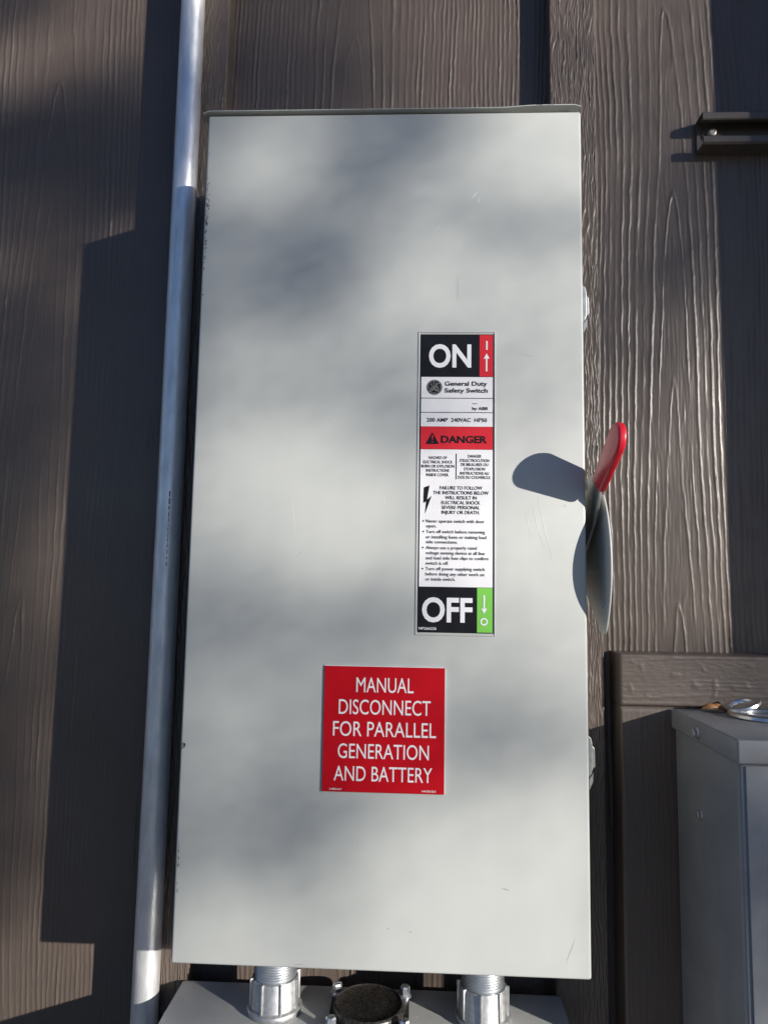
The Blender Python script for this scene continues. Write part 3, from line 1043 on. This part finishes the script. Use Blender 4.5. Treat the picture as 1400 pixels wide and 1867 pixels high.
for bx_s in (0.5432, 0.655):
    bm = bmesh.new()
    add_lathe(bm, [(0.0105, 0.0), (0.0105, -0.0014), (0.0055, -0.0014)], (bx_s, yb - t - 0.0001, 0.8545), 28, 'y')
    wz = obj('washer', bm, M['strut'], st, sharp=40)
    bm = bmesh.new()
    add_lathe(bm, [(0.0050, -0.0014), (0.0050, -0.0040), (0.0044, -0.0056), (0.0026, -0.0064), (0.0022, -0.0060), (0.0, -0.0060)], (bx_s, yb - t - 0.0001, 0.8545), 24, 'y')
    obj('bolt', bm, M['bolt_dull'], wz, sharp=40)

# ------------------------------------------------------------------ meter box at the lower right
MX = 0.4698
mb = thing('meter_box', 'dark grey metal meter box with an overlapping lid at lower right', 'meter box', (0.62, 0.04, -0.30))
obj('box_body', box(MX + 0.0032, 0.80, -0.0325, TF - 0.001, -0.30, 0.2065, 0.0045, 4), M['meter_paint'], mb, sharp=40)
bm = box(MX, 0.8035, -0.0385, TF - 0.0005, 0.1890, 0.2085, 0.0022, 3)
obj('lid', bm, M['meter_paint'], mb, sharp=40)
obj('front_cover', box(MX + 0.0082, 0.795, -0.0340, -0.0322, -0.29, 0.1870, 0.0007, 2), M['meter_paint'], mb, sharp=40)
hex_screw(mb, (MX - 0.0002, 0.0431, 0.1975), (-1, 0, 0), 0.0042, 0.0046, 0.2, False, M['cast_zinc'])
hex_screw(mb, (MX + 0.0031, 0.0484, 0.1235), (-1, 0, 0), 0.0036, 0.0042, 0.6, True, M['cast_zinc'])

# two steel washers left on its lid
wa = thing('steel_washer', 'shiny flat steel washer lying on the meter box lid', 'washer', (0.547, 0.071, 0.2087), 'steel washers left on the meter box lid')
bm = bmesh.new()
add_lathe(bm, [(0.0235, 0.0), (0.0350, 0.0), (0.0358, 0.0010), (0.0350, 0.0036), (0.0320, 0.0048), (0.0260, 0.0046), (0.0235, 0.0030)], (0.547, 0.071, 0.2088), 64, 'z', True)
obj('ring', bm, M['washer'], wa, sharp=40)
wb = thing('steel_washer', 'smaller steel washer tilted up on top of the flat one beside the brown leaf', 'washer', (0.541, 0.086, 0.2150), 'steel washers left on the meter box lid')
bm = bmesh.new()
add_lathe(bm, [(0.0110, 0.0), (0.0165, 0.0), (0.0170, 0.0008), (0.0165, 0.0030), (0.0120, 0.0032), (0.0110, 0.0020)], (0, 0, 0), 48, 'z', True)
bm.transform(Matrix.Translation((0.5300, 0.0835, 0.2165)) @ Matrix.Rotation(math.radians(-17), 4, 'Y') @ Matrix.Rotation(math.radians(3), 4, 'X'))
obj('ring', bm, M['washer'], wb, sharp=40)

# curled dry leaf on the lid, against the trim board
bm = bmesh.new()
n = 14
mrows = []
for i in range(n + 1):
    u = i / n
    x = 0.4945 + 0.0245 * u
    wdt = 0.0125 * math.sin(PI * min(1, u * 0.93 + 0.05)) ** 0.7
    arch = 0.0085 * math.sin(PI * (u * 0.85 + 0.1)) - 0.0003
    row = []
    for j in range(7):
        v = j / 6 - 0.5
        row.append(bm.verts.new((x + 0.002 * math.sin(6 * v), 0.0960 + wdt * v, 0.2090 + max(0.0001, arch * (1 - 1.5 * v * v * (1 + 0.8 * u)) + 0.0009 * math.sin(9 * u + 7 * v)))))
    mrows.append(row)
for i in range(n):
    for j in range(6):
        bm.faces.new((mrows[i][j], mrows[i + 1][j], mrows[i + 1][j + 1], mrows[i][j + 1]))
lf = obj('dry_leaf', bm, M['leaf_dry'], None, smooth=True)
lf['label'] = 'small curled brown dry leaf on the back of the meter box lid'
lf['category'] = 'leaf'
md = lf.modifiers.new('thickness', 'SOLIDIFY')
md.thickness = 0.0003

# ------------------------------------------------------------------ unseen cabinet, added out of frame right to throw the straight shadow edge
cb = thing('shadow_cabinet', 'unseen tall grey cabinet added beyond the meter box to cast a straight shadow edge', 'cabinet', (1.0, 0.07, 0.2))
cbx = 0.548 + 1.295 * (D - 0.0)
obj('cabinet_body', box(cbx + 0.003, 1.30, 0.012, BF - 0.001, 0.30, 1.90, 0.003, 2), M['enamel'], cb, sharp=40)
obj('cabinet_door', box(cbx, 1.303, 0.0, 0.0115, 0.297, 1.903, 0.002, 2), M['enamel'], cb, sharp=40)
obj('handle', box(cbx + 0.03, cbx + 0.045, -0.025, -0.0005, 1.05, 1.17, 0.004, 2), M['zinc'], cb, sharp=40)

# ------------------------------------------------------------------ the tree whose leaves dapple the light
# sun visibility on the wall plane, read as (x, z, share of the sun that gets through)
DAPPLE = [
    (0.028,0.766,0.43), (0.077,0.748,0.74), (0.119,0.759,0.38), (0.172,0.770,0.22), (0.214,0.772,0.16), (0.262,0.768,0.67), (0.308,0.762,0.86), (0.350,0.762,0.88),
    (0.030,0.715,0.73), (0.078,0.703,0.78), (0.120,0.714,0.28), (0.173,0.725,0.16), (0.204,0.713,0.42), (0.256,0.719,0.70), (0.308,0.713,0.91), (0.349,0.712,0.86),
    (0.016,0.665,0.35), (0.058,0.665,0.19), (0.111,0.664,0.22), (0.153,0.675,0.26), (0.194,0.675,0.58), (0.257,0.680,0.47), (0.308,0.674,0.29), (0.349,0.669,0.36),
    (0.017,0.621,0.38), (0.060,0.621,0.21), (0.112,0.621,0.17), (0.153,0.632,0.25), (0.195,0.631,0.77), (0.257,0.631,0.67), (0.308,0.631,0.73), (0.349,0.631,0.73),
    (0.019,0.583,0.28), (0.061,0.589,0.31), (0.113,0.589,0.15), (0.165,0.589,0.76), (0.196,0.589,0.80), (0.257,0.589,0.67), (0.308,0.589,0.70), (0.348,0.589,0.70),
    (0.021,0.546,0.64), (0.072,0.551,0.65), (0.124,0.557,0.55), (0.176,0.546,0.41), (0.308,0.536,0.57), (0.348,0.536,0.66), (0.022,0.503,0.59), (0.074,0.504,0.57),
    (0.125,0.504,0.58), (0.176,0.509,0.39), (0.307,0.484,0.57), (0.347,0.485,0.77), (0.024,0.462,0.85), (0.075,0.462,0.95), (0.126,0.468,0.92), (0.177,0.468,0.35),
    (0.287,0.439,0.92), (0.010,0.431,0.97), (0.076,0.431,0.98), (0.127,0.427,0.98), (0.177,0.432,0.93), (0.287,0.383,0.98), (0.327,0.384,0.98), (0.011,0.395,0.84),
    (0.052,0.396,0.90), (0.098,0.391,0.98), (0.138,0.387,0.98), (0.178,0.392,0.92), (0.307,0.354,0.98), (0.013,0.360,0.64), (0.054,0.355,0.68), (0.099,0.351,0.97),
    (0.139,0.356,0.85), (0.179,0.352,0.85), (0.297,0.320,0.89), (0.345,0.321,0.95), (0.015,0.315,0.44), (0.055,0.316,0.19), (0.100,0.321,0.65), (0.140,0.307,0.43),
    (0.180,0.303,0.10), (0.297,0.286,0.52), (0.345,0.287,0.82), (0.011,0.275,0.44), (0.056,0.281,0.24), (0.111,0.282,0.39), (0.170,0.279,0.39), (0.200,0.274,0.69),
    (0.258,0.271,0.72), (0.306,0.267,0.79), (0.345,0.263,0.77), (0.013,0.232,0.70), (0.058,0.237,0.55), (0.112,0.239,0.53), (0.258,0.233,0.50), (0.306,0.229,0.56),
    (0.344,0.225,0.61), (0.015,0.189,0.64), (0.060,0.190,0.58), (0.108,0.196,0.50), (0.259,0.200,0.45), (0.297,0.196,0.17), (0.344,0.188,0.43), (0.012,0.146,0.60),
    (0.061,0.152,0.48), (0.110,0.153,0.35), (0.259,0.162,0.39), (0.297,0.159,0.75), (0.344,0.155,0.87), (0.009,0.104,0.22), (0.057,0.119,0.34), (0.106,0.126,0.27),
    (0.154,0.127,0.28), (0.202,0.128,0.69), (0.249,0.125,0.93), (0.297,0.122,0.98), (0.344,0.123,0.98), (0.011,0.072,0.81), (0.049,0.082,0.47), (0.087,0.088,0.26),
    (0.126,0.089,0.38), (0.164,0.091,0.85), (0.212,0.092,0.98), (0.278,0.090,0.98), (0.343,0.092,0.98), (0.012,0.040,0.97), (0.051,0.046,0.93), (0.089,0.047,0.84),
    (0.127,0.049,0.46), (0.165,0.050,0.91), (0.231,0.052,0.98), (0.324,0.051,0.98), (0.014,0.009,0.98), (0.066,0.011,0.97), (0.118,0.012,0.74), (0.184,0.011,0.98),
    (0.278,0.009,0.98), (0.351,0.008,0.98), (0.181,0.216,0.54), (0.153,0.169,0.54), (0.242,0.515,0.61), (0.243,0.413,0.68), (0.243,0.314,0.68), (-0.109,1.090,0.30),
    (-0.053,1.081,0.50), (0.009,1.084,0.85), (0.051,1.072,0.75), (-0.104,1.024,0.95), (-0.050,1.041,0.97), (0.011,1.051,0.80), (0.054,1.021,0.45), (-0.102,0.996,0.70),
    (-0.034,1.001,0.40), (0.035,0.986,0.15), (-0.098,0.945,0.08), (-0.030,0.944,0.05), (0.045,0.929,0.05), (-0.093,0.874,0.08), (-0.025,0.873,0.08), (0.042,0.873,0.10),
    (-0.088,0.805,0.22), (-0.035,0.818,0.20), (0.005,0.818,0.18), (-0.085,0.763,0.45), (-0.031,0.756,0.30), (-0.079,0.682,0.20), (-0.026,0.682,0.18), (-0.074,0.603,0.15),
    (-0.021,0.603,0.15), (-0.067,0.519,0.15), (-0.016,0.519,0.20), (-0.062,0.449,0.18), (-0.005,0.450,0.45), (-0.058,0.393,0.20), (-0.007,0.387,0.60), (-0.054,0.331,0.22),
    (-0.007,0.332,0.50), (-0.048,0.253,0.20), (-0.011,0.254,0.25), (-0.043,0.182,0.18), (-0.012,0.183,0.18), (-0.039,0.123,0.20), (-0.014,0.113,0.22), (-0.033,0.044,0.30),
    (-0.009,0.039,0.50), (-0.017,-0.012,0.70), (0.032,-0.027,0.95), (-0.014,-0.056,0.80), (0.201,1.069,0.30), (0.261,1.068,0.40), (0.328,1.067,0.45), (0.394,1.066,0.80),
    (0.460,1.064,0.80), (0.506,1.063,0.85), (0.203,1.005,0.18), (0.263,1.004,0.20), (0.329,1.003,0.35), (0.395,1.002,0.65), (0.461,1.001,0.75), (0.506,1.000,0.75),
    (0.578,1.062,0.80), (0.577,0.999,0.50), (0.629,1.061,0.75), (0.681,1.060,0.65), (0.726,1.059,0.70), (0.628,0.998,0.65), (0.680,1.011,0.55), (0.724,0.996,0.70),
    (0.627,0.929,0.45), (0.678,0.928,0.50), (0.626,0.861,0.50), (0.676,0.861,0.45), (0.720,0.860,0.20), (0.625,0.794,0.45), (0.675,0.794,0.25), (0.724,0.794,0.20),
    (0.624,0.735,0.40), (0.674,0.735,0.20), (0.729,0.735,0.35), (0.623,0.670,0.40), (0.672,0.670,0.35), (0.727,0.671,0.60), (0.622,0.607,0.50), (0.671,0.607,0.50),
    (0.725,0.607,0.75), (0.621,0.525,0.65), (0.669,0.526,0.60), (0.723,0.526,0.80), (0.637,0.446,0.65), (0.679,0.447,0.60), (0.726,0.447,0.80), (0.636,0.374,0.65),
    (0.677,0.375,0.60), (0.730,0.376,0.75), (0.576,0.287,0.70), (0.631,0.288,0.60), (0.686,0.289,0.40), (0.575,0.248,0.70), (0.708,0.284,0.30), (0.437,0.163,0.13),
    (0.444,0.129,0.15), (0.436,0.087,0.20), (0.443,0.046,0.32), (0.439,0.004,0.38), (0.442,0.185,0.35), (0.000,-0.050,0.95), (0.000,-0.100,0.95), (0.060,-0.050,0.95),
    (0.060,-0.100,0.95), (0.120,-0.050,0.95), (0.120,-0.100,0.95), (0.180,-0.050,0.95), (0.180,-0.100,0.95), (0.240,-0.050,0.95), (0.240,-0.100,0.95), (0.300,-0.050,0.95),
    (0.300,-0.100,0.95), (0.360,-0.050,0.95), (0.360,-0.100,0.95), (0.420,-0.050,0.95), (0.420,-0.100,0.95), (0.480,-0.050,0.95), (0.480,-0.100,0.95), (0.470,0.200,0.88),
    (0.470,0.222,0.88), (0.470,0.240,0.88), (0.510,0.200,0.88), (0.510,0.222,0.88), (0.510,0.240,0.88), (0.550,0.200,0.88), (0.550,0.222,0.88), (0.550,0.240,0.88),
    (0.590,0.200,0.88), (0.590,0.222,0.88), (0.590,0.240,0.88), (0.440,0.178,0.60), (0.440,0.188,0.60), (0.480,0.178,0.60), (0.480,0.188,0.60),
]

dp = np.array(DAPPLE)


def visibility(X, Z):
    w0 = np.zeros_like(X)
    v0 = np.zeros_like(X)
    for x, z, v in dp:
        w = np.exp(-((X - x) ** 2 + (Z - z) ** 2) / (2 * 0.015 ** 2)) + 1e-9
        w0 += w
        v0 += w * v
    return v0 / w0


tree = thing('leafy_tree', 'tall leafy tree in front of the house towards the low sun', 'tree', (7.6, -6.9, GZ))
TB = Vector((6.00, -3.05, GZ))
tree.location = TB


def limb(bm, pts, radii, seg=9):
    prev = None
    for i, p in enumerate(pts):
        p = Vector(p)
        d = (Vector(pts[min(i + 1, len(pts) - 1)]) - Vector(pts[max(i - 1, 0)])).normalized()
        a = d.orthogonal().normalized()
        b = d.cross(a)
        ring = [bm.verts.new(p + radii[i] * (math.cos(2 * PI * k / seg) * a + math.sin(2 * PI * k / seg) * b)) for k in range(seg)]
        if prev:
            for k in range(seg):
                bm.faces.new((prev[k], prev[(k + 1) % seg], ring[(k + 1) % seg], ring[k]))
        prev = ring
    bm.faces.new(prev)


e1 = Vector((0, 0, 1)).cross(SUN).normalized()      # horizontal across the beam
e2 = SUN.cross(e1).normalized()
CC = Vector((0.18, 0, 0.42)) + SUN * 9.2
bm = bmesh.new()
limb(bm, [TB + Vector((0, 0, -0.1)), TB + Vector((0.03, 0.02, 0.7)), TB + Vector((-0.02, 0.05, 1.5)), TB + Vector((0.02, 0.1, 2.3)), TB + Vector((0, 0.1, 3.4)), TB + Vector((0.1, 0.0, 4.8))],
     [0.19, 0.15, 0.13, 0.11, 0.08, 0.03])
obj('trunk', bm, M['bark'], tree, smooth=True)
lr = random.Random(3)
for k in range(14):
    a = k * 2.4
    h0 = lr.uniform(1.3, 3.9)
    s = TB + Vector((0, 0.06, h0))
    dvec = Vector((math.cos(a), math.sin(a), lr.uniform(0.3, 0.8))).normalized()
    L = lr.uniform(1.2, 2.1)
    e = s + dvec * L
    # keep thick limbs out of the beam that reaches the wall
    if min(e.dot(e1), (s + dvec * L * 0.5).dot(e1)) < 0.85:
        continue
    bm = bmesh.new()
    limb(bm, [s, s + dvec * L * 0.5 + Vector((0, 0, 0.06)), e], [0.05, 0.03, 0.01], 7)
    obj('limb', bm, M['bark'], tree, smooth=True)

LV, LF = [], []


def add_leaf(p, size, n):
    n = n.normalized()
    a = n.orthogonal().normalized()
    a = (Matrix.Rotation(lr.uniform(0, 6.28), 3, n) @ a)
    b = n.cross(a)
    i = len(LV)
    LV.extend([p - a * size * 0.5, p + b * size * 0.27 + a * size * 0.02, p + a * size * 0.5, p - b * size * 0.27 + a * size * 0.02])
    LF.append((i, i + 1, i + 2, i + 3))


# leaves in the beam: density from the visibility map, jittered grid for even cover
cell = 0.009
LEAF = 0.017
gx = np.arange(-0.32, 1.02, cell)
gz = np.arange(-0.22, 1.24, cell)
GX, GZZ = np.meshgrid(gx, gz)
VIS = np.clip(visibility(GX, GZZ), 0.03, 0.985)
proj = 0.5 * LEAF * LEAF * 0.54 * 0.78 / abs(SUN.y)      # mean shadow area of one leaf on the wall plane
expect = -np.log(VIS) * cell * cell / proj
acc = 0.0
for j in range(GX.shape[0]):
    row = range(GX.shape[1]) if j % 2 == 0 else range(GX.shape[1] - 1, -1, -1)
    err = lr.uniform(-0.5, 0.5)
    for i in row:
        acc += expect[j, i]
        while acc > 0.5 + err:
            acc -= 1.0
            err = lr.uniform(-0.45, 0.45)
            x = GX[j, i] + lr.uniform(-0.5, 0.5) * cell
            z = GZZ[j, i] + lr.uniform(-0.5, 0.5) * cell
            p = Vector((x, 0, z)) + SUN * lr.uniform(6.1, 7.3)
            tilt = lr.gauss(0, 0.42), lr.gauss(0, 0.42)
            add_leaf(p, LEAF, SUN + e1 * tilt[0] * 1.6 + e2 * tilt[1] * 1.6)
NBEAM = len(LF)
# the rest of the crown, in clumps, outside the beam
while len(LF) < NBEAM + 16000:
    d = Vector((lr.gauss(0, 1), lr.gauss(0, 1), lr.gauss(0, 1))).normalized()
    c = TB + Vector((0, 0, 3.2)) + Vector((d.x * 1.9, d.y * 1.9, d.z * 1.8)) * (lr.random() ** 0.45)
    for _ in range(40):
        p = c + Vector((lr.gauss(0, 0.16), lr.gauss(0, 0.16), lr.gauss(0, 0.13)))
        q = p - SUN * (p.y / SUN.y)           # where its shadow meets the wall plane
        if -0.32 < q.x < 1.02 and -0.22 < q.z < 1.24:
            continue
        add_leaf(p, 0.075, Vector((lr.gauss(0, 1), lr.gauss(0, 1), lr.gauss(0, 1))))
me = bpy.data.meshes.new('crown')
me.from_pydata([tuple(v) for v in LV], [], LF)
me.update()
link('crown', me, M['leaf'], tree)
print('leaves', len(LF), 'in beam', NBEAM, 'tris', sum(len(o.data.polygons) for o in scene.objects if o.type == 'MESH') * 2)
